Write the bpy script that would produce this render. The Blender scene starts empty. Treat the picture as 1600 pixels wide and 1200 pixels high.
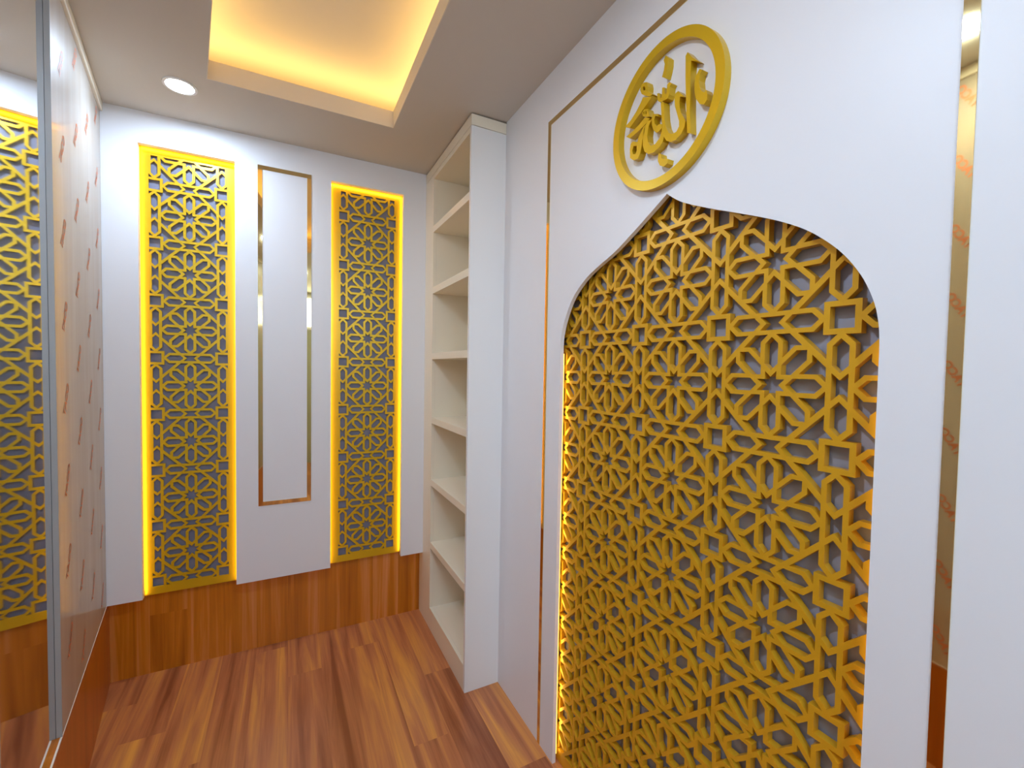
import bpy, bmesh, math, random
from mathutils import Vector, Matrix
random.seed(7)
scene = bpy.context.scene
COL = scene.collection
# ------------------------------------------------------------------ key measures (metres)
H = 2.70                       # ceiling height
YB = 2.614                     # front of the white boards on the back wall
ZB = 0.408                     # lower edge of the white boards
YD = 2.690                     # wood cladding of the back wall
XR = 0.9167                    # front of the right wall board
XS = 0.7414                    # front of the bookcase
YS = 1.883                     # near side of the bookcase
ANG = 0.1629                   # the left wall is not parallel to the right one
XL = -0.748
YN = -0.45                     # near end of the angled left wall
YBACK = -2.4                   # wall behind the photographer
XFAR = -1.5

def left_x(y, off=0.0):        # x of the left wall face at depth y
    return XL + (YB - y) * math.tan(ANG) + off / math.cos(ANG)

# ------------------------------------------------------------------ helpers
def link(name, me, mat=None, parent=None):
    o = bpy.data.objects.new(name, me)
    COL.objects.link(o)
    if mat is not None and me is not None:
        me.materials.clear(); me.materials.append(mat)
    if parent is not None:
        o.parent = parent
        o.matrix_parent_inverse = parent.matrix_basis.inverted()
    return o

def tag(o, label=None, cat=None, group=None, kind=None):
    if label: o['label'] = label
    if cat: o['category'] = cat
    if group: o['group'] = group
    if kind: o['kind'] = kind
    return o

def empty(name, loc, label, cat, group=None):
    o = bpy.data.objects.new(name, None)
    o.location = loc; o.empty_display_size = .1
    COL.objects.link(o)
    return tag(o, label, cat, group)

def bm_mesh(bm, name, smooth=False):
    bmesh.ops.recalc_face_normals(bm, faces=bm.faces)
    me = bpy.data.meshes.new(name)
    bm.to_mesh(me); bm.free()
    if smooth:
        for p in me.polygons: p.use_smooth = True
    return me

def add_box(bm, x0, x1, y0, y1, z0, z1, bevel=0):
    vs = [bm.verts.new((x, y, z)) for x in (x0, x1) for y in (y0, y1) for z in (z0, z1)]
    fs = [(0,1,3,2),(4,6,7,5),(0,4,5,1),(2,3,7,6),(0,2,6,4),(1,5,7,3)]
    faces = [bm.faces.new([vs[i] for i in f]) for f in fs]
    if bevel:
        es = list({e for f in faces for e in f.edges})
        bmesh.ops.bevel(bm, geom=es, offset=bevel, segments=2, profile=.5, affect='EDGES')

def box(name, x0, x1, y0, y1, z0, z1, mat, parent=None, bevel=0):
    bm = bmesh.new(); add_box(bm, x0, x1, y0, y1, z0, z1, bevel)
    return link(name, bm_mesh(bm, name), mat, parent)

def add_prism(bm, pts, M, d):
    """pts: 2-D outline; M maps (u,v,w) to the room; extruded from w=0 to w=d."""
    a = [bm.verts.new(M @ Vector((u, v, 0))) for u, v in pts]
    b = [bm.verts.new(M @ Vector((u, v, d))) for u, v in pts]
    n = len(pts)
    bm.faces.new(a[::-1]); bm.faces.new(b)
    for i in range(n):
        bm.faces.new((a[i], a[(i+1) % n], b[(i+1) % n], b[i]))

def frame(origin, U, V):
    """matrix with columns U, V, U x V"""
    U = Vector(U).normalized(); V = Vector(V).normalized(); W = U.cross(V)
    M = Matrix((U, V, W)).transposed().to_4x4()
    M.translation = Vector(origin)
    return M

def plate(name, outer, holes, M, d, mat, parent=None):
    """flat plate with cut-outs (filled 2-D curve turned into a mesh), thickness 0..d along w"""
    cu = bpy.data.curves.new(name, 'CURVE')
    cu.dimensions = '2D'; cu.fill_mode = 'BOTH'; cu.extrude = abs(d) / 2
    for ring in [outer] + holes:
        sp = cu.splines.new('POLY'); sp.points.add(len(ring) - 1)
        for p, (u, v) in zip(sp.points, ring): p.co = (u, v, 0, 1)
        sp.use_cyclic_u = True
    tmp = bpy.data.objects.new(name + '_tmp', cu); COL.objects.link(tmp)
    dg = bpy.context.evaluated_depsgraph_get()
    me = bpy.data.meshes.new_from_object(tmp.evaluated_get(dg))
    bpy.data.objects.remove(tmp); bpy.data.curves.remove(cu)
    me.name = name
    bm = bmesh.new(); bm.from_mesh(me)
    bmesh.ops.remove_doubles(bm, verts=bm.verts, dist=1e-6)
    for v in bm.verts:
        v.co = M @ Vector((v.co.x, v.co.y, v.co.z + d / 2))
    bmesh.ops.recalc_face_normals(bm, faces=bm.faces)
    bm.to_mesh(me); bm.free()
    for p in me.polygons: p.use_smooth = False
    return link(name, me, mat, parent)

# ------------------------------------------------------------------ materials
def new_mat(name):
    m = bpy.data.materials.new(name); m.use_nodes = True
    nt = m.node_tree; b = nt.nodes['Principled BSDF']
    return m, nt, b

def simple(name, col, rough=.5, metal=0., spec=.5, bump=None, coat=0):
    m, nt, b = new_mat(name)
    b.inputs['Base Color'].default_value = (*col, 1)
    b.inputs['Roughness'].default_value = rough
    b.inputs['Metallic'].default_value = metal
    b.inputs['Specular IOR Level'].default_value = spec
    if coat:
        b.inputs['Coat Weight'].default_value = coat
        b.inputs['Coat Roughness'].default_value = .1
    if bump:
        tc = nt.nodes.new('ShaderNodeTexCoord'); n = nt.nodes.new('ShaderNodeTexNoise')
        n.inputs['Scale'].default_value = bump[0]; n.inputs['Detail'].default_value = 5
        bp = nt.nodes.new('ShaderNodeBump'); bp.inputs['Strength'].default_value = bump[1]
        bp.inputs['Distance'].default_value = bump[2]
        nt.links.new(tc.outputs['Object'], n.inputs['Vector'])
        nt.links.new(n.outputs['Fac'], bp.inputs['Height'])
        nt.links.new(bp.outputs['Normal'], b.inputs['Normal'])
    return m

def emitter(name, col, s):
    m = bpy.data.materials.new(name); m.use_nodes = True
    nt = m.node_tree; nt.nodes.clear()
    e = nt.nodes.new('ShaderNodeEmission'); o = nt.nodes.new('ShaderNodeOutputMaterial')
    e.inputs[0].default_value = (*col, 1); e.inputs[1].default_value = s
    nt.links.new(e.outputs[0], o.inputs[0])
    return m

def wood(name, along, across, dark, mid, light, plank_w, plank_l, rough, contrast=1.0, grain=17.0):
    """vinyl planks running along one axis: every plank its own tone and its own long grain"""
    m, nt, b = new_mat(name)
    N, L = nt.nodes, nt.links
    tc = N.new('ShaderNodeTexCoord'); sep = N.new('ShaderNodeSeparateXYZ')
    L.new(tc.outputs['Object'], sep.inputs[0])
    def mth(op, a, b_=None, c=None):
        n = N.new('ShaderNodeMath'); n.operation = op
        for i, v in enumerate((a, b_, c)):
            if v is None: continue
            if isinstance(v, (int, float)): n.inputs[i].default_value = v
            else: L.new(v, n.inputs[i])
        return n.outputs[0]
    A = sep.outputs[along]; C_ = sep.outputs[across]
    row = mth('FLOOR', mth('DIVIDE', C_, plank_w))
    h1 = N.new('ShaderNodeTexWhiteNoise'); h1.noise_dimensions = '1D'; L.new(row, h1.inputs['W'])
    shift = mth('MULTIPLY', h1.outputs['Value'], plank_l * 3)
    cellA = mth('FLOOR', mth('DIVIDE', mth('ADD', A, shift), plank_l))
    key = N.new('ShaderNodeCombineXYZ'); L.new(row, key.inputs[0]); L.new(cellA, key.inputs[1])
    h2 = N.new('ShaderNodeTexWhiteNoise'); h2.noise_dimensions = '3D'; L.new(key.outputs[0], h2.inputs['Vector'])
    # grain: coordinates stretched along the plank, offset per plank
    gv = N.new('ShaderNodeCombineXYZ')
    L.new(mth('MULTIPLY', A, .9), gv.inputs[0]); L.new(mth('MULTIPLY', C_, grain), gv.inputs[1])
    L.new(mth('MULTIPLY', h2.outputs['Value'], 37.0), gv.inputs[2])
    n1 = N.new('ShaderNodeTexNoise'); n1.inputs['Scale'].default_value = 1.0; n1.inputs['Detail'].default_value = 5
    n1.inputs['Roughness'].default_value = .55; n1.inputs['Distortion'].default_value = .6
    L.new(gv.outputs[0], n1.inputs['Vector'])
    gv2 = N.new('ShaderNodeCombineXYZ')
    L.new(mth('MULTIPLY', A, 3.0), gv2.inputs[0]); L.new(mth('MULTIPLY', C_, 160.0), gv2.inputs[1])
    L.new(mth('MULTIPLY', h2.outputs['Value'], 11.0), gv2.inputs[2])
    n2 = N.new('ShaderNodeTexNoise'); n2.inputs['Scale'].default_value = 1.0; n2.inputs['Detail'].default_value = 3
    L.new(gv2.outputs[0], n2.inputs['Vector'])
    f = mth('ADD', mth('ADD', mth('MULTIPLY', mth('SUBTRACT', n1.outputs['Fac'], .5), 1.5 * contrast),
                       mth('MULTIPLY', mth('SUBTRACT', h2.outputs['Value'], .5), .22 * contrast)),
            mth('ADD', mth('MULTIPLY', mth('SUBTRACT', n2.outputs['Fac'], .5), .16), .5))
    cr = N.new('ShaderNodeValToRGB'); L.new(f, cr.inputs[0])
    e = cr.color_ramp.elements
    e[0].position = .18; e[0].color = (*dark, 1); e[1].position = .85; e[1].color = (*light, 1)
    k = e.new(.5); k.color = (*mid, 1)
    L.new(cr.outputs[0], b.inputs['Base Color'])
    b.inputs['Roughness'].default_value = rough
    # thin joints between the planks
    fr = mth('FRACT', mth('DIVIDE', C_, plank_w)); d1 = mth('MINIMUM', fr, mth('SUBTRACT', 1.0, fr))
    j = mth('GREATER_THAN', d1, .006)
    bp = N.new('ShaderNodeBump'); bp.inputs['Strength'].default_value = .25; bp.inputs['Distance'].default_value = .0008
    L.new(mth('ADD', j, mth('MULTIPLY', n2.outputs['Fac'], .3)), bp.inputs['Height'])
    L.new(bp.outputs['Normal'], b.inputs['Normal'])
    return m

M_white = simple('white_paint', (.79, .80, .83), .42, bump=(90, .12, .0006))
M_cream = simple('cream_laminate', (.82, .755, .61), .38)
M_lam = simple('white_laminate', (.82, .82, .815), .38)
M_cover = simple('cove_paint', (.72, .66, .56), .6)
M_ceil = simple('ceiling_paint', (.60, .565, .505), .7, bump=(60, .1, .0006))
M_gold = simple('gold_satin_paint', (.66, .425, .010), .32, metal=.35, bump=(400, .08, .0002))
M_goldw = simple('gold_satin_paint_large', (.71, .385, .016), .34, metal=.25, bump=(300, .08, .0002))
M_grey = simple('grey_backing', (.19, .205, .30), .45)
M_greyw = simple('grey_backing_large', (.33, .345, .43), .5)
M_gmir = simple('gold_mirror', (.80, .62, .30), .03, metal=1.0)
M_mir = simple('mirror_glass', (.80, .82, .84), .035, metal=1.0)
M_alu = simple('brushed_aluminium', (.36, .36, .35), .45, metal=.2)
M_edge = simple('pale_board_edge', (.80, .72, .64), .5)
M_dark = simple('dark_void', (.05, .045, .04), .8)
M_rear = simple('rear_wall_paint', (.42, .44, .34), .6)
M_ink = simple('printed_word', (.62, .20, .09), .5)
M_floor = wood('floor_vinyl', 1, 0, (.26, .075, .026), (.50, .180, .068), (.78, .35, .065), .152, 1.05, .30)
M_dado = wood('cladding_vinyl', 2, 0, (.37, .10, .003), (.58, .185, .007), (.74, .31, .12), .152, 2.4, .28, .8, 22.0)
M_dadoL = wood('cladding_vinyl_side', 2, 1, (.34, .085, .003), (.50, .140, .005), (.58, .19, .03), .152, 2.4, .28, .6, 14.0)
M_led = emitter('warm_led', (1.0, .56, .10), 5.0)
M_led2 = emitter('warm_led_soft', (1.0, .56, .10), 1.6)
M_cove = emitter('cove_led', (1.0, .60, .16), 1.5)
M_fill_pane = emitter('fill_pane_glow', (.70, .85, 1.0), 8.0)  # cool glow of the pane added for fill light from the rear
M_lamp = emitter('cool_lamp_lens', (.80, .90, 1.0), 30.0)

def film_material():
    m, nt, b = new_mat('protective_film')
    N, L = nt.nodes, nt.links
    tc = N.new('ShaderNodeTexCoord'); mp = N.new('ShaderNodeMapping'); mp.inputs['Scale'].default_value = (14, 14, 1.1)
    n = N.new('ShaderNodeTexNoise'); n.inputs['Scale'].default_value = 1; n.inputs['Detail'].default_value = 6
    L.new(tc.outputs['Object'], mp.inputs[0]); L.new(mp.outputs[0], n.inputs['Vector'])
    cr = N.new('ShaderNodeValToRGB'); e = cr.color_ramp.elements
    e[0].position = .35; e[0].color = (.44, .37, .29, 1); e[1].position = .68; e[1].color = (.50, .46, .41, 1)
    L.new(n.outputs['Fac'], cr.inputs[0]); L.new(cr.outputs[0], b.inputs['Base Color'])
    b.inputs['Roughness'].default_value = .45
    g = N.new('ShaderNodeBsdfGlossy'); g.inputs['Color'].default_value = (.86, .84, .82, 1)
    r = N.new('ShaderNodeMapRange'); r.inputs['To Min'].default_value = .06; r.inputs['To Max'].default_value = .2
    L.new(n.outputs['Fac'], r.inputs['Value']); L.new(r.outputs[0], g.inputs['Roughness'])
    bp = N.new('ShaderNodeBump'); bp.inputs['Strength'].default_value = .12; bp.inputs['Distance'].default_value = .002
    L.new(n.outputs['Fac'], bp.inputs['Height']); L.new(bp.outputs[0], g.inputs['Normal'])
    mx = N.new('ShaderNodeMixShader'); mx.inputs[0].default_value = .26
    out = N['Material Output']
    L.new(b.outputs[0], mx.inputs[1]); L.new(g.outputs[0], mx.inputs[2]); L.new(mx.outputs[0], out.inputs[0])
    return m
M_film = film_material()

# ------------------------------------------------------------------ the room
BACK = lambda y: frame((0, y, 0), (1, 0, 0), (0, 0, 1))           # w axis = -Y (towards the room)
def struct(o): return tag(o, kind='structure')

# floor follows the angled left wall
bm = bmesh.new()
fl = [(XFAR, YBACK), (1.05, YBACK), (1.05, YD + .02), (left_x(YD) - .03, YD + .02), (left_x(YN) - .03, YN), (XFAR, YN)]
add_prism(bm, fl, frame((0, 0, -.05), (1, 0, 0), (0, 1, 0)), .05)
struct(link('floor', bm_mesh(bm, 'floor'), M_floor))

# cove opening of the ceiling
CX1, CY0, CY1 = .454, .25, 2.19
def cove_l(y): return -.292 + (CY1 - y) * math.tan(ANG)
cove = [(cove_l(CY0), CY0), (CX1, CY0), (CX1, CY1), (cove_l(CY1), CY1)]
ce = [(XFAR - .05, YBACK - .05), (1.1, YBACK - .05), (1.1, YD + .06), (left_x(YD) - .1, YD + .06), (left_x(YN) - .1, YN + .05), (XFAR - .05, YN + .05)]
DL = [(-.402, 2.300), (-.16, .64), (.15, -.80), (-.75, -1.55)]      # downlights; the final pair are unseen, added as fill from behind
# fascia of the cove and the ceiling slab in one plate, raised lid above
def offset_cove(d):
    return [(cove_l(CY0) - d, CY0 - d), (CX1 + d, CY0 - d), (CX1 + d, CY1 + d), (cove_l(CY1) - d, CY1 + d)]
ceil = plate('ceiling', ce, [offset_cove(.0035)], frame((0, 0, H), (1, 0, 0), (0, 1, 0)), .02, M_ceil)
struct(ceil)
# fascia lip standing on the opening's edge
FH = .077
def offset_cove(d):
    return [(cove_l(CY0) - d, CY0 - d), (CX1 + d, CY0 - d), (CX1 + d, CY1 + d), (cove_l(CY1) - d, CY1 + d)]
struct(plate('trim_1', offset_cove(.0034), [cove], frame((0, 0, H), (1, 0, 0), (0, 1, 0)), FH, M_cover))
big = offset_cove(.30)
CH = .205
bm = bmesh.new()
add_prism(bm, big, frame((0, 0, H + CH), (1, 0, 0), (0, 1, 0)), .02)
lid = link('ceiling', bm_mesh(bm, 'ceiling_lid'), M_cover); struct(lid)
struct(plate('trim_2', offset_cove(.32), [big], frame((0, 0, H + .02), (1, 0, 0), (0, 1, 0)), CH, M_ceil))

# back wall: one white board with the two recesses for the screens, open at the bottom
BX = [(-.618, -.2374), (.2113, .6062)]
BT = 2.555
outl = [(left_x(YB) - .02, ZB), (BX[0][0], ZB), (BX[0][0], BT), (BX[0][1], BT), (BX[0][1], ZB - .006), (BX[1][0], ZB - .006),
        (BX[1][0], BT), (BX[1][1], BT), (BX[1][1], ZB - .012), (XS + .004, ZB - .012), (XS + .004, H), (left_x(YB) - .02, H)]
struct(plate('wall_back', outl, [], BACK(YB + .028), .028, M_white))
# wood cladding of the lower wall and the carcass behind the boards
struct(box('baseboard_back', left_x(YD) - .03, XR + .08, YD, YD + .012, 0, ZB + .06, M_dado))
struct(box('wall_back', left_x(YD) - .06, XR + .12, YD + .012, YD + .05, 0, H, M_white))

# left wall: carcass, wood cladding below, cornice strip above
def left_slab(name, y0, y1, z0, z1, off0, off1, mat, parent=None, bevel=0):
    """slab parallel to the angled wall; off = distance in front of its face"""
    bm = bmesh.new()
    t = Vector((math.sin(ANG), -math.cos(ANG), 0)); n = Vector((math.cos(ANG), math.sin(ANG), 0))
    P0 = Vector((XL, YB, 0)); s0 = (YB - y1) / math.cos(ANG); s1 = (YB - y0) / math.cos(ANG)
    vs = [bm.verts.new(P0 + t * s + n * o + Vector((0, 0, z))) for s in (s0, s1) for o in (off0, off1) for z in (z0, z1)]
    fs = [(0,1,3,2),(4,6,7,5),(0,4,5,1),(2,3,7,6),(0,2,6,4),(1,5,7,3)]
    faces = [bm.faces.new([vs[i] for i in f]) for f in fs]
    if bevel:
        bmesh.ops.bevel(bm, geom=list({e for f in faces for e in f.edges}), offset=bevel, segments=2, profile=.5, affect='EDGES')
    return link(name, bm_mesh(bm, name), mat, parent)
struct(left_slab('wall_left', YN, YD + .03, 0, H, -.08, -.030, M_white))
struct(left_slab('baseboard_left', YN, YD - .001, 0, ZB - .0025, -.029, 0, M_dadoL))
struct(left_slab('trim_3', YN, YB, H - .040, H - .0005, -.02, .010, M_cream, bevel=.003))

# right wall: white board with the pointed arch
def smooth(P, n=5):
    out = []
    for i in range(len(P) - 1):
        p0, p1, p2, p3 = P[max(i - 1, 0)], P[i], P[i + 1], P[min(i + 2, len(P) - 1)]
        for k in range(n):
            t = k / n
            out.append(tuple(.5 * ((2 * b) + (c - a) * t + (2 * a - 5 * b + 4 * c - d) * t * t + (3 * b - a - 3 * c + d) * t ** 3)
                             for a, b, c, d in zip(p0, p1, p2, p3)))
    return out + [P[-1]]
AL = [(1.3860, 1.560), (1.3850, 1.650), (1.3600, 1.726), (1.3110, 1.800), (1.2400, 1.853), (1.1690, 1.884), (1.0900, 1.912), (1.0060, 1.953), (.9310, 1.993), (.8800, 2.021)]
AR = [(.8800, 2.021), (.8280, 1.982), (.7456, 1.9402), (.6798, 1.9100), (.6128, 1.8790), (.5602, 1.8520), (.5057, 1.8170), (.4540, 1.7690), (.4180, 1.7180), (.3970, 1.6700), (.3880, 1.6300), (.3850, 1.5900), (.3850, 1.540)]
arch = [(1.3860, 0)] + smooth(AL)[:-1] + smooth(AR) + [(.3850, 0)]
arch = [(y, z) for y, z in arch]
wr = [(YBACK, 0)] + [(y, z) for y, z in arch[::-1]] + [(YS - .0005, 0), (YS - .0005, H), (YBACK, H)]
RIGHT = lambda x: frame((x, 0, 0), (0, 1, 0), (0, 0, 1))         # w axis = +X (into the wall)
struct(plate('wall_right', wr, [], RIGHT(XR), .015, M_white))
struct(box('wall_right', XR + .085, XR + .12, YBACK, YD + .03, 0, H, M_dark))
struct(box('wall_front', XFAR - .05, 1.05, YBACK - .05, YBACK, 0, H, M_rear))
struct(box('fill_pane_1', -1.25, .85, YBACK + .001, YBACK + .012, 2.16, 2.60, M_fill_pane))  # glowing pane added to the unseen rear wall to brighten the room
struct(plate('trim_5', [(-1.30, 2.11), (.90, 2.11), (.90, 2.65), (-1.30, 2.65)], [[(-1.25, 2.16), (.85, 2.16), (.85, 2.60), (-1.25, 2.60)]], BACK(YBACK + .03), .029, M_white))  # frame around the added fill pane
struct(box('wall_left', XFAR - .05, XFAR, YBACK, YN + .06, 0, H, M_rear))
struct(box('wall_left', XFAR, left_x(YN) - .03, YN, YN + .05, 0, H, M_rear))

# ------------------------------------------------------------------ Islamic star lattice
A_, B_ = .091, .052
def hexo(r1, r2, b, ang):
    pts = [(r1, 0), (r1 + b, b), (r2 - b, b), (r2, 0), (r2 - b, -b), (r1 + b, -b)]
    c, s = math.cos(ang), math.sin(ang)
    return [(x * c - y * s, x * s + y * c) for x, y in pts]
def rot(pts, a):
    c, s = math.cos(a), math.sin(a)
    return [(x * c - y * s, x * s + y * c) for x, y in pts]
Q = math.pi / 4
def set_strand(b):
    global B_
    B_ = b
def cell_openings():
    """cut-outs of one unit whose centre is (0,0); the squares sit on its corners"""
    out = []
    for k in range(8): out.append(hexo(.066 + (A_ - B_) * 1.414, .441 - (A_ - B_) * 1.414, B_, k * Q))
    star = []
    for k in range(8):
        star.append(rot([(.066, 0)], k * Q)[0]); star.append(rot([(.1127, .0467)], k * Q)[0])
    out.append(star)
    V0 = (A_ / math.tan(Q / 2), A_)
    half = [V0, (.350, A_), (.409, .032), (.409, .141)]
    # mirrored about the 22.5 degree line, with the slightly shorter diagonal apothem
    diag = [(V0[0], -V0[1]), (.350, -A_), (.389, -.052)]
    diag = rot(diag, Q)
    for k in range(4):
        e = [V0, (.350, A_), (.409, .032), (.409, .141), diag[2], diag[1]]
        out.append(rot(e, k * 2 * Q))
        out.append(rot([(y, x) for x, y in e], k * 2 * Q))
    f = [(.202, .409), (.314, .409), (.38, .475), (.38, .38), (.475, .38), (.409, .314), (.409, .202)]
    for k in range(4): out.append(rot(f, k * 2 * Q))
    return out
def edge_openings():
    """cut-outs of the band between two squares, band along u, centre (0,0)"""
    return [hexo(.102, .350, B_, 0), hexo(.102, .350, B_, math.pi),
            [(-.102, B_), (.102, B_), (.050, 0), (.102, -B_), (-.102, -B_), (-.050, 0)]]
def clip(poly, x0, x1, y0, y1):
    def cut(P, inside, inter):
        o = []
        for i in range(len(P)):
            a, b = P[i - 1], P[i]
            if inside(b):
                if not inside(a): o.append(inter(a, b))
                o.append(b)
            elif inside(a): o.append(inter(a, b))
        return o
    def ix(x): return lambda a, b: (x, a[1] + (b[1] - a[1]) * (x - a[0]) / (b[0] - a[0]))
    def iy(y): return lambda a, b: (a[0] + (b[0] - a[0]) * (y - a[1]) / (b[1] - a[1]), y)
    for ins, it in ((lambda p: p[0] >= x0, ix(x0)), (lambda p: p[0] <= x1, ix(x1)), (lambda p: p[1] >= y0, iy(y0)), (lambda p: p[1] <= y1, iy(y1))):
        poly = cut(poly, ins, it)
        if len(poly) < 3: return []
    # drop repeated points and slivers
    q = []
    for p in poly:
        if not q or (abs(p[0] - q[-1][0]) + abs(p[1] - q[-1][1])) > 1e-5: q.append(p)
    if len(q) > 1 and abs(q[0][0] - q[-1][0]) + abs(q[0][1] - q[-1][1]) < 1e-5: q.pop()
    if len(q) < 3: return []
    ar = abs(sum(q[i - 1][0] * q[i][1] - q[i][0] * q[i - 1][1] for i in range(len(q)))) / 2
    return q if ar > 2e-6 else []
def lattice_holes(u0, v0, pu, pv, i0, i1, j0, j1, rect):
    """squares at (u0+i*pu, v0+j*pv); every cut-out clipped to rect"""
    cell, edge = cell_openings(), edge_openings(); hs = []
    sq = [(-.079, -.079), (.079, -.079), (.079, .079), (-.079, .079)]
    def put(poly, cu, cv):
        p = clip([(cu + x * pu, cv + y * pv) for x, y in poly], *rect)
        if p: hs.append(p)
    for i in range(i0, i1 + 1):
        for j in range(j0, j1 + 1):
            cu, cv = u0 + i * pu, v0 + j * pv
            put(sq, cu, cv)
            for p in cell: put(p, cu + pu / 2, cv + pv / 2)
            for p in edge:
                put(p, cu + pu / 2, cv)
                put([(y, x) for x, y in p], cu, cv + pv / 2)
    return hs

SY = 2.664                       # front of the gold screens
def back_screen(label, x0, x1, sx, sides):
    t = empty('lattice_screen', ((x0 + x1) / 2, SY, .39), label, 'screen', 'tall narrow lattice screens on the back wall')
    zb, zt = ZB - .003, BT + .012
    set_strand(.0480)
    sp, sqz, sz = .27144, .27532, .46441
    rect = (sx - .079 * sp, sx + 1.079 * sp, sz - .079 * sqz, sz + 7.49 * sqz)
    hs = lattice_holes(sx, sz, sp, sqz, -1, 1, -1, 7, rect)
    outer = [(x0 - .012, zb), (x1 + .012, zb), (x1 + .012, zt), (x0 - .012, zt)]
    plate('lattice', outer, hs, BACK(SY + .007), .007, M_gold, t)
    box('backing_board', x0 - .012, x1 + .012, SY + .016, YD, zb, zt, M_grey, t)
    # warm strip lights tucked behind the edges of the white boards
    gy0, gy1 = YB + .0285, YB + .034
    for s in sides:
        if s == 'L': c = (x0 - .010, x0 - .004, gy0, gy1, ZB + .02, BT)
        elif s == 'R': c = (x1 + .004, x1 + .010, gy0, gy1, ZB + .02, BT)
        else: c = (x0, x1, gy0, gy1, BT + .004, BT + .010)
        box('light_strip', *c, M_led, t)
    return t
back_screen('tall narrow gold star-lattice screen left of the mirror-edged white panel', BX[0][0], BX[0][1], -.5684, 'LRT')
back_screen('tall narrow gold star-lattice screen right of the mirror-edged white panel, beside the bookcase', BX[1][0], BX[1][1], .2788, 'LRT')

def led(name, loc, size_x, size_y, rot_m, power, col, parent=None):
    l = bpy.data.lights.new(name, 'AREA'); l.shape = 'RECTANGLE'; l.size = size_x; l.size_y = size_y
    l.energy = power; l.color = col
    o = bpy.data.objects.new(name, l); COL.objects.link(o)
    M = rot_m.to_4x4(); M.translation = Vector(loc); o.matrix_world = M
    return o
def aim(direction, long_axis):
    """rotation whose -Z is the direction and whose X is the long axis"""
    z = -Vector(direction).normalized(); x = Vector(long_axis).normalized(); y = z.cross(x).normalized(); x = y.cross(z)
    return Matrix((x, y, z)).transposed()
WARM = (1.0, .60, .12)
for (x0, x1) in BX:
    zc = (ZB + BT) / 2; L_ = BT - ZB
    led('strip_glow', (x0 + .001, YB + .040, zc), L_, .010, aim((1, .9, 0), (0, 0, 1)), .34, WARM)
    led('strip_glow', (x1 - .001, YB + .040, zc), L_, .010, aim((-1, .9, 0), (0, 0, 1)), .34, WARM)
    led('strip_glow', ((x0 + x1) / 2, YB + .040, BT - .001), x1 - x0, .010, aim((0, .9, -1), (1, 0, 0)), .13, WARM)

# large lattice behind the arch
set_strand(.0540)
XM, PM = .945, .2712
yy, zz = .4580, 1.6475
t = empty('lattice_screen', (XM, .885, 0), 'large gold star-lattice screen filling the pointed arch of the right wall', 'screen')
rect = (.20, 1.5675, .052, 2.20)
hs = lattice_holes(yy, zz, PM, PM, -2, 5, -7, 2, rect)
plate('lattice', [(.16, .002), (1.60, .002), (1.60, 2.24), (.16, 2.24)], hs, RIGHT(XM), .018, M_goldw, t)
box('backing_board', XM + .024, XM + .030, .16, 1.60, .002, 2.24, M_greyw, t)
box('light_strip', XR + .0155, XR + .0215, 1.390, 1.396, .03, 1.60, M_led2, t)
led('strip_glow', (XR + .021, 1.3835, .82), 1.55, .009, aim((.6, -1, 0), (0, 0, 1)), .26, WARM)
led('strip_glow', (XR + .021, .3865, .82), 1.55, .009, aim((.9, 1, 0), (0, 0, 1)), .13, WARM)

# ------------------------------------------------------------------ gold mirror trims
t = empty('mirror_trim_frame', ((-.1381 + .112) / 2, YB, .7986), 'thin gold mirror strip forming a tall rectangle on the white back wall', 'trim')
x0, x1, z0, z1, w = -.1381, .112, .7986, 2.5623, .0205
MB = lambda o: frame((0, YB, 0), (1, 0, 0), (0, 0, 1))
for pts in ([(x0, z0), (x0 + w, z0 + w), (x0 + w, z1 - w), (x0, z1)], [(x1, z0), (x1, z1), (x1 - w, z1 - w), (x1 - w, z0 + w)],
            [(x0, z0), (x1, z0), (x1 - w, z0 + w), (x0 + w, z0 + w)], [(x0, z1), (x0 + w, z1 - w), (x1 - w, z1 - w), (x1, z1)]):
    bm = bmesh.new(); add_prism(bm, pts, BACK(YB - .0002), .0025); link('mirror_strip', bm_mesh(bm, 'mirror_strip'), M_gmir, t)

t = empty('mirror_trim_frame', (XR, .89, 0), 'thin gold mirror strip framing the arch and the round emblem on the right wall', 'trim')
ya, yb, za, w = .2775, 1.5010, 2.514, .0190
for pts in ([(yb, 0.001), (yb, za), (yb - w, za - w), (yb - w, 0.001)], [(ya, 0.001), (ya + w, 0.001), (ya + w, za - w), (ya, za)],
            [(ya, za), (ya + w, za - w), (yb - w, za - w), (yb, za)]):
    bm = bmesh.new(); add_prism(bm, pts, RIGHT(XR + .0002), -.0020); link('mirror_strip', bm_mesh(bm, 'mirror_strip'), M_gmir, t)

# ------------------------------------------------------------------ round emblem with calligraphy
F = 680.7197; CAMH = 1.5360
yaw, pitch, roll = -.4750, -.0329, .0166
RAW = dict(yaw=-0.47504, pitch=-0.03287, roll=0.01655, f=680.71967, h=1.53596)
yaw, pitch, roll, F, CAMH = (RAW[k] for k in ('yaw', 'pitch', 'roll', 'f', 'h'))
fwd = Vector((-math.sin(yaw) * math.cos(pitch), math.cos(yaw) * math.cos(pitch), math.sin(pitch)))
rgt = Vector((math.cos(yaw), math.sin(yaw), 0)); upv = rgt.cross(fwd)
R_ = math.cos(roll) * rgt + math.sin(roll) * upv; U_ = -math.sin(roll) * rgt + math.cos(roll) * upv

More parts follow.
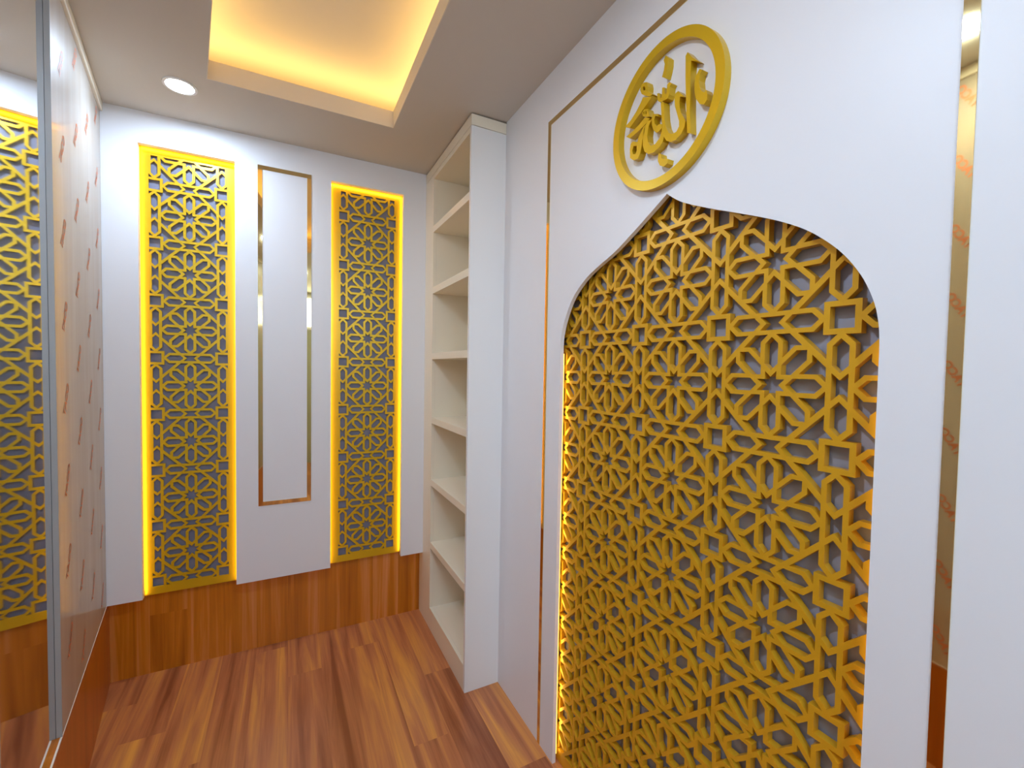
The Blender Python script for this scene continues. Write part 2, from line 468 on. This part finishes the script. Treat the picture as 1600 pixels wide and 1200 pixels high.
EX = XR - .022                      # face of the letters and the ring
t = empty('calligraphy_emblem', (XR, .883, 2.235), 'round gold ring with raised gold Arabic calligraphy above the arch', 'emblem')
EC = (.8880, 2.2340); RO, RI = .1940, .1690
def circ(r, n=96): return [(EC[0] + r * math.cos(2 * math.pi * i / n), EC[1] + r * math.sin(2 * math.pi * i / n)) for i in range(n)]
plate('ring', circ(RO), [circ(RI)], RIGHT(EX), .022, M_gold, t)
# outlines of the letters on the wall plane: y (m from the emblem centre, towards the back wall) and z, traced at real size
LET = [([(-0.0783, 0.1023), (-0.0841, 0.1085), (-0.0989, 0.0871), (-0.1177, 0.066), (-0.1064, 0.0729), (-0.0965, 0.0799), (-0.095, 0.0517), (-0.0963, -0.0012), (-0.0972, -0.0435), (-0.1005, -0.0996), (-0.0905, -0.0942), (-0.0845, -0.0212), (-0.08, 0.0473)],
 [
]), ([(0.0014, 0.0293), (-0.0043, 0.0291), (-0.0097, 0.0234), (-0.011, 0.0004), (-0.0137, -0.0233), (-0.0189, -0.0454), (-0.0292, -0.0655), (-0.0417, -0.0744), (-0.0552, -0.0749), (-0.0635, -0.0654), (-0.0633, -0.0518), (-0.0563, -0.0308), (-0.0485, -0.0078), (-0.0456, 0.0127), (-0.0487, 0.026), (-0.0577, 0.027), (-0.0656, 0.0168), (-0.0818, -0.0013), (-0.0645, 0.0093), (-0.0622, -0.0015), (-0.0642, -0.0186), (-0.0695, -0.0348), (-0.0789, -0.0515), (-0.0833, -0.0616), (-0.0811, -0.0752), (-0.0711, -0.0878), (-0.0531, -0.0949), (-0.0352, -0.0923), (-0.0214, -0.0822), (-0.0131, -0.0678), (-0.009, -0.08), (0.0046, -0.0895), (0.0227, -0.094), (0.0428, -0.0901), (0.058, -0.0771), (0.0658, -0.0568), (0.0664, -0.0313), (0.0605, -0.0088), (0.0495, 0.0035), (0.0324, -0.0005), (0.0387, -0.0047), (0.0448, -0.0134), (0.0488, -0.0364), (0.0457, -0.0554), (0.0338, -0.0718), (0.018, -0.0736), (0.0029, -0.0647), (-0.0049, -0.05), (-0.0058, -0.0335), (-0.0018, -0.0062)],
 [
]), ([(0.0298, 0.0131), (0.0099, 0.0031), (0.0105, -0.0028), (0.0208, 0.0034), (0.0244, -0.0045), (0.0216, -0.0174), (0.0135, -0.027), (0.0043, -0.0264), (-0.005, -0.0314), (-0.0046, -0.0414), (0.0062, -0.0453), (0.0159, -0.0442), (0.0257, -0.0327), (0.0323, -0.0157), (0.0337, 0.0024)],
 [
]), ([(0.1078, -0.0269), (0.0878, -0.0365), (0.0839, -0.0262), (0.0737, -0.0145), (0.0632, -0.0046), (0.0566, -0.0034), (0.0617, -0.0216), (0.0685, -0.0422), (0.0712, -0.0589), (0.0757, -0.0749), (0.0847, -0.0855), (0.1036, -0.082), (0.117, -0.0697), (0.1188, -0.0442), (0.1157, -0.0301)],
 [[(0.1038, -0.0416), (0.0905, -0.0459), (0.0891, -0.0601), (0.094, -0.0677), (0.1038, -0.0645), (0.1087, -0.0532)]
]), ([(0.0696, 0.0794), (0.0511, 0.0701), (0.0316, 0.0631), (0.0465, 0.056), (0.0716, 0.0425), (0.0968, 0.0312), (0.1207, 0.019), (0.1426, 0.0319), (0.1183, 0.0387), (0.0967, 0.0523), (0.0801, 0.0672)],
 [
]), ([(0.0681, 0.1197), (0.0551, 0.1133), (0.0514, 0.0995), (0.0526, 0.0879), (0.0317, 0.0669), (0.0437, 0.0679), (0.0596, 0.0782), (0.075, 0.0913), (0.0823, 0.1063), (0.0785, 0.1176)],
 [[(0.0723, 0.1082), (0.0665, 0.1091), (0.0612, 0.1006), (0.0618, 0.0941), (0.0686, 0.0984)]
]), ([(0.059, 0.0185), (0.0407, 0.007), (0.0567, -0.0016), (0.0824, -0.0074), (0.1195, -0.0124), (0.1359, 0.0001), (0.1081, 0.0032), (0.0831, 0.0094), (0.0685, 0.0158)],
 [
]), ([(0.0653, 0.0429), (0.0507, 0.0378), (0.0454, 0.0239), (0.0417, 0.0122), (0.054, 0.0166), (0.0668, 0.0253), (0.0714, 0.0371)],
 [[(0.0672, 0.0367), (0.063, 0.0376), (0.0619, 0.0287), (0.0661, 0.0291)],
 [(0.058, 0.0344), (0.0538, 0.0335), (0.0535, 0.0245), (0.0568, 0.025)]
]), ([(0.0159, 0.0606), (0.0089, 0.0582), (0.0053, 0.0432), (-0.0016, 0.0418), (-0.0022, 0.0662), (-0.0083, 0.0639), (-0.0119, 0.0446), (-0.0187, 0.0415), (-0.0193, 0.0642), (-0.0269, 0.0674), (-0.034, 0.0595), (-0.0284, 0.0544), (-0.027, 0.0351), (-0.0221, 0.0274), (-0.0081, 0.0288), (0.0041, 0.0313), (0.0128, 0.0396)],
 [
]), ([(-0.0112, 0.1457), (-0.0197, 0.135), (-0.0196, 0.1179), (-0.0164, 0.1046), (-0.0104, 0.0873), (-0.0004, 0.0953), (-0.0066, 0.1104), (-0.009, 0.1243), (-0.0049, 0.1366)],
 [
]), ([(-0.1226, 0.0445), (-0.1302, 0.0382), (-0.1243, 0.0315), (-0.1217, 0.0177), (-0.1242, 0.0002), (-0.1302, -0.0126), (-0.1378, -0.0198), (-0.1438, -0.0175), (-0.1478, -0.0292), (-0.1465, -0.0423), (-0.1383, -0.0493), (-0.1257, -0.0412), (-0.1144, -0.0229), (-0.1095, -0.0033), (-0.1085, 0.0154), (-0.1117, 0.0329)],
 [
]), ([(0.0037, -0.1042), (-0.0041, -0.1103), (-0.006, -0.121), (-0.0138, -0.1277), (-0.0295, -0.1336), (-0.0269, -0.1443), (-0.0153, -0.1479), (-0.0014, -0.1396), (0.006, -0.1251), (0.0061, -0.1131)],
 [])]
for outl, hole in LET:
    plate('letter_stroke', [(EC[0] + a, EC[1] + b) for a, b in outl], [[(EC[0] + a, EC[1] + b) for a, b in h] for h in hole], RIGHT(EX), .022, M_gold, t)

# ------------------------------------------------------------------ built-in bookcase
t = empty('bookcase', (XS, YS, 0), 'tall narrow cream built-in bookcase with seven empty compartments', 'bookcase')
YE = YD - .001
XB = XR + .070
box('side_panel', XS, XB, YS, YS + .018, .0005, 2.643, M_lam, t)
box('back_panel', XB - .008, XB, YS + .018, YE, .0005, 2.643, M_cream, t)
yi = 2.458
# face frame: narrow near stile, wide far stile, header and plinth rail, openings between the shelves
box('far_stile', XS, XS + .018, yi, YE, .0005, 2.643, M_cream, t)
box('header', XS, XB - .0085, YS + .0185, yi - .0005, 2.617, 2.643, M_cream, t)
box('plinth', XS, XS + .018, YS + .0185, yi - .0005, .0005, .125, M_cream, t)
box('bottom_shelf', XS + .0185, XB - .0085, YS + .0185, yi - .0005, .108, .125, M_cream, t)
for z0, z1 in ((2.315, 2.3515), (1.9657, 2.003), (1.5880, 1.6240), (1.2160, 1.2520), (.8513, .8880), (.4800, .5180)):
    box('shelf', XS, XB - .0085, YS + .0185, yi - .0005, z0, z1, M_cream, t, .001)
box('far_side_panel', XS + .0185, XB - .0085, yi, yi + .018, .0005, 2.643, M_cream, t)
box('top_filler', XS - .001, XB, YS - .001, YE, 2.645, H - .006, M_cream, t, .001)

# ------------------------------------------------------------------ left wall panels
YJ1, YK = 1.745, 1.240
GAP = -.0125
t = empty('filmed_mirror_panel', (left_x(2.2), 2.2, ZB), 'mirror panel still under peach protective film, next to the back corner of the left wall', 'wall panel')
left_slab('film_sheet', YJ1, YB - .001, ZB + .0035, H - .041, -.012, 0, M_film, t)
left_slab('aluminium_edge', YJ1 - .003, YJ1 - .0002, ZB + .0035, H - .041, -.012, .0012, M_alu, t)
tf = t
t2 = empty('filmed_mirror_panel', (left_x(.4), .4, ZB), 'mirror panel under peach protective film at the lower left edge of the photo', 'wall panel')
left_slab('film_sheet', YN + .001, YK, ZB + .0035, H - .041, -.012, 0, M_film, t2)
t = empty('mirror_panel', (left_x(1.45), 1.45, ZB), 'clear mirror panel on the left wall reflecting a gold screen', 'mirror')
left_slab('mirror_glass', YK - .02, YJ1 + .02, ZB + .0035, H - .041, -.0285, GAP, M_mir, t)
struct(left_slab('trim_4', YN, YD - .002, ZB - .002, ZB + .003, -.0035, .0010, M_edge))
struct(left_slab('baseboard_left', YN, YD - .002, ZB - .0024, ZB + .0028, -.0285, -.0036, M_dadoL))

# print on the film
def film_print(y0, y1, name, parent):
    cu = bpy.data.curves.new(name, 'FONT'); cu.body = 'TACO'; cu.size = .040; cu.extrude = 0; cu.offset = .0014
    cu.align_x = 'CENTER'; cu.align_y = 'CENTER'
    tmp = bpy.data.objects.new(name, cu); COL.objects.link(tmp)
    me0 = bpy.data.meshes.new_from_object(tmp.evaluated_get(bpy.context.evaluated_depsgraph_get()))
    bpy.data.objects.remove(tmp)
    U = Vector((-math.sin(ANG), math.cos(ANG), 0)); n = Vector((math.cos(ANG), math.sin(ANG), 0))
    k = 0
    y = y1 - .11
    while y > y0 + .03:
        z = ZB + .10 + (.13 if k % 2 else 0)
        while z < H - .1:
            P = Vector((left_x(y), y, z)) + n * .0006
            c, s = math.cos(math.radians(58)), math.sin(math.radians(58))
            bm = bmesh.new(); bm.from_mesh(me0)
            for v in bm.verts:
                a, b = v.co.x * c - v.co.y * s, v.co.x * s + v.co.y * c
                v.co = P + U * a + Vector((0, 0, b))
            me = bpy.data.meshes.new(name); bm.to_mesh(me); bm.free()
            link(name, me, M_ink, parent)
            z += .26
        y -= .21; k += 1
film_print(YJ1, YB, 'printed_word', tf)
film_print(YN, YK, 'printed_word', t2)

# ------------------------------------------------------------------ lights of the room
def downlight(x, y, power, label):
    t = empty('downlight', (x, y, H), label, 'ceiling light', 'recessed round downlights')
    n = 48
    for nm, r0, r1, z0, z1, mat in (('trim_ring', .050, .060, H - .005, H - .0005, M_lam), ('lamp_lens', 0, .0495, H - .004, H - .001, M_lamp)):
        bm = bmesh.new()
        if r0 == 0:
            add_prism(bm, [(x + r1 * math.cos(2 * math.pi * i / n), y + r1 * math.sin(2 * math.pi * i / n)) for i in range(n)],
                      frame((0, 0, z0), (1, 0, 0), (0, 1, 0)), z1 - z0)
            link(nm, bm_mesh(bm, nm), mat, t)
        else:
            bm.free()
            plate(nm, [(x + r1 * math.cos(2 * math.pi * i / n), y + r1 * math.sin(2 * math.pi * i / n)) for i in range(n)],
                  [[(x + r0 * math.cos(2 * math.pi * i / n), y + r0 * math.sin(2 * math.pi * i / n)) for i in range(n)]],
                  frame((0, 0, z0), (1, 0, 0), (0, 1, 0)), z1 - z0, mat, t)
    l = bpy.data.lights.new('downlight_beam', 'AREA'); l.shape = 'DISK'; l.size = .095; l.energy = power; l.color = (.60, .77, 1.0)
    o = bpy.data.objects.new('downlight_beam', l); COL.objects.link(o); o.location = (x, y, H - .012)
    return t
LB = ['round recessed cool white downlight near the left back corner of the ceiling', 'round recessed cool white downlight at the near side of the ceiling cove',
      'unseen round downlight added as fill light behind the photographer', 'unseen round downlight added as fill light at the far rear']
for (x, y), p, lb in zip(DL, (5.0, 9.0, 9, 10), LB): downlight(x, y, p, lb)

# cove: warm strips lying on the ledge behind the fascia, shining up
def cove_strip(a, b, power):
    a = Vector((*a, H + .050)); b = Vector((*b, H + .050)); d = (b - a); L_ = d.length; d.normalize()
    inw = Vector((-d.y, d.x, 0))
    o = led('cove_glow', (a + b) / 2, L_, .012, aim(inw * .45 + Vector((0, 0, 1)), d), power, (1.0, .64, .22))
    return o
oc = offset_cove(.11)
tc_ = empty('cove_light', ((oc[0][0] + oc[2][0]) / 2, (CY0 + CY1) / 2, H + .03), 'warm strip light hidden along the ledge of the ceiling cove', 'cove light')
for i in range(4):
    a, b = oc[i], oc[(i + 1) % 4]
    cove_strip(a, b, 1.15 * (Vector(b) - Vector(a)).length)
    d = (Vector(b) - Vector(a)).normalized(); nn = Vector((-d.y, d.x)) * .005
    bm = bmesh.new()
    add_prism(bm, [tuple(Vector(a) + nn), tuple(Vector(a) - nn), tuple(Vector(b) - nn), tuple(Vector(b) + nn)], frame((0, 0, H + .030), (1, 0, 0), (0, 1, 0)), .006)
    link('light_strip', bm_mesh(bm, 'light_strip'), M_cove, tc_)

w = bpy.data.worlds.new('world'); scene.world = w; w.use_nodes = True
w.node_tree.nodes['Background'].inputs[0].default_value = (.6, .65, .7, 1)
w.node_tree.nodes['Background'].inputs[1].default_value = .05

# ------------------------------------------------------------------ camera
cam = bpy.data.cameras.new('camera'); co = bpy.data.objects.new('camera', cam); COL.objects.link(co)
cam.sensor_fit = 'HORIZONTAL'; cam.sensor_width = 36; cam.lens = F / 1600 * 36; cam.clip_start = .01
M = Matrix((R_, U_, -fwd)).transposed().to_4x4(); M.translation = Vector((0, 0, CAMH)); co.matrix_world = M
scene.camera = co
vs = scene.view_settings
vs.view_transform = 'Standard'; vs.look = 'None'; vs.gamma = 1; vs.exposure = 0.56; vs.use_curve_mapping = False
scene.cycles.use_denoising = True
scene.cycles.max_bounces = 10; scene.cycles.diffuse_bounces = 6; scene.cycles.glossy_bounces = 6
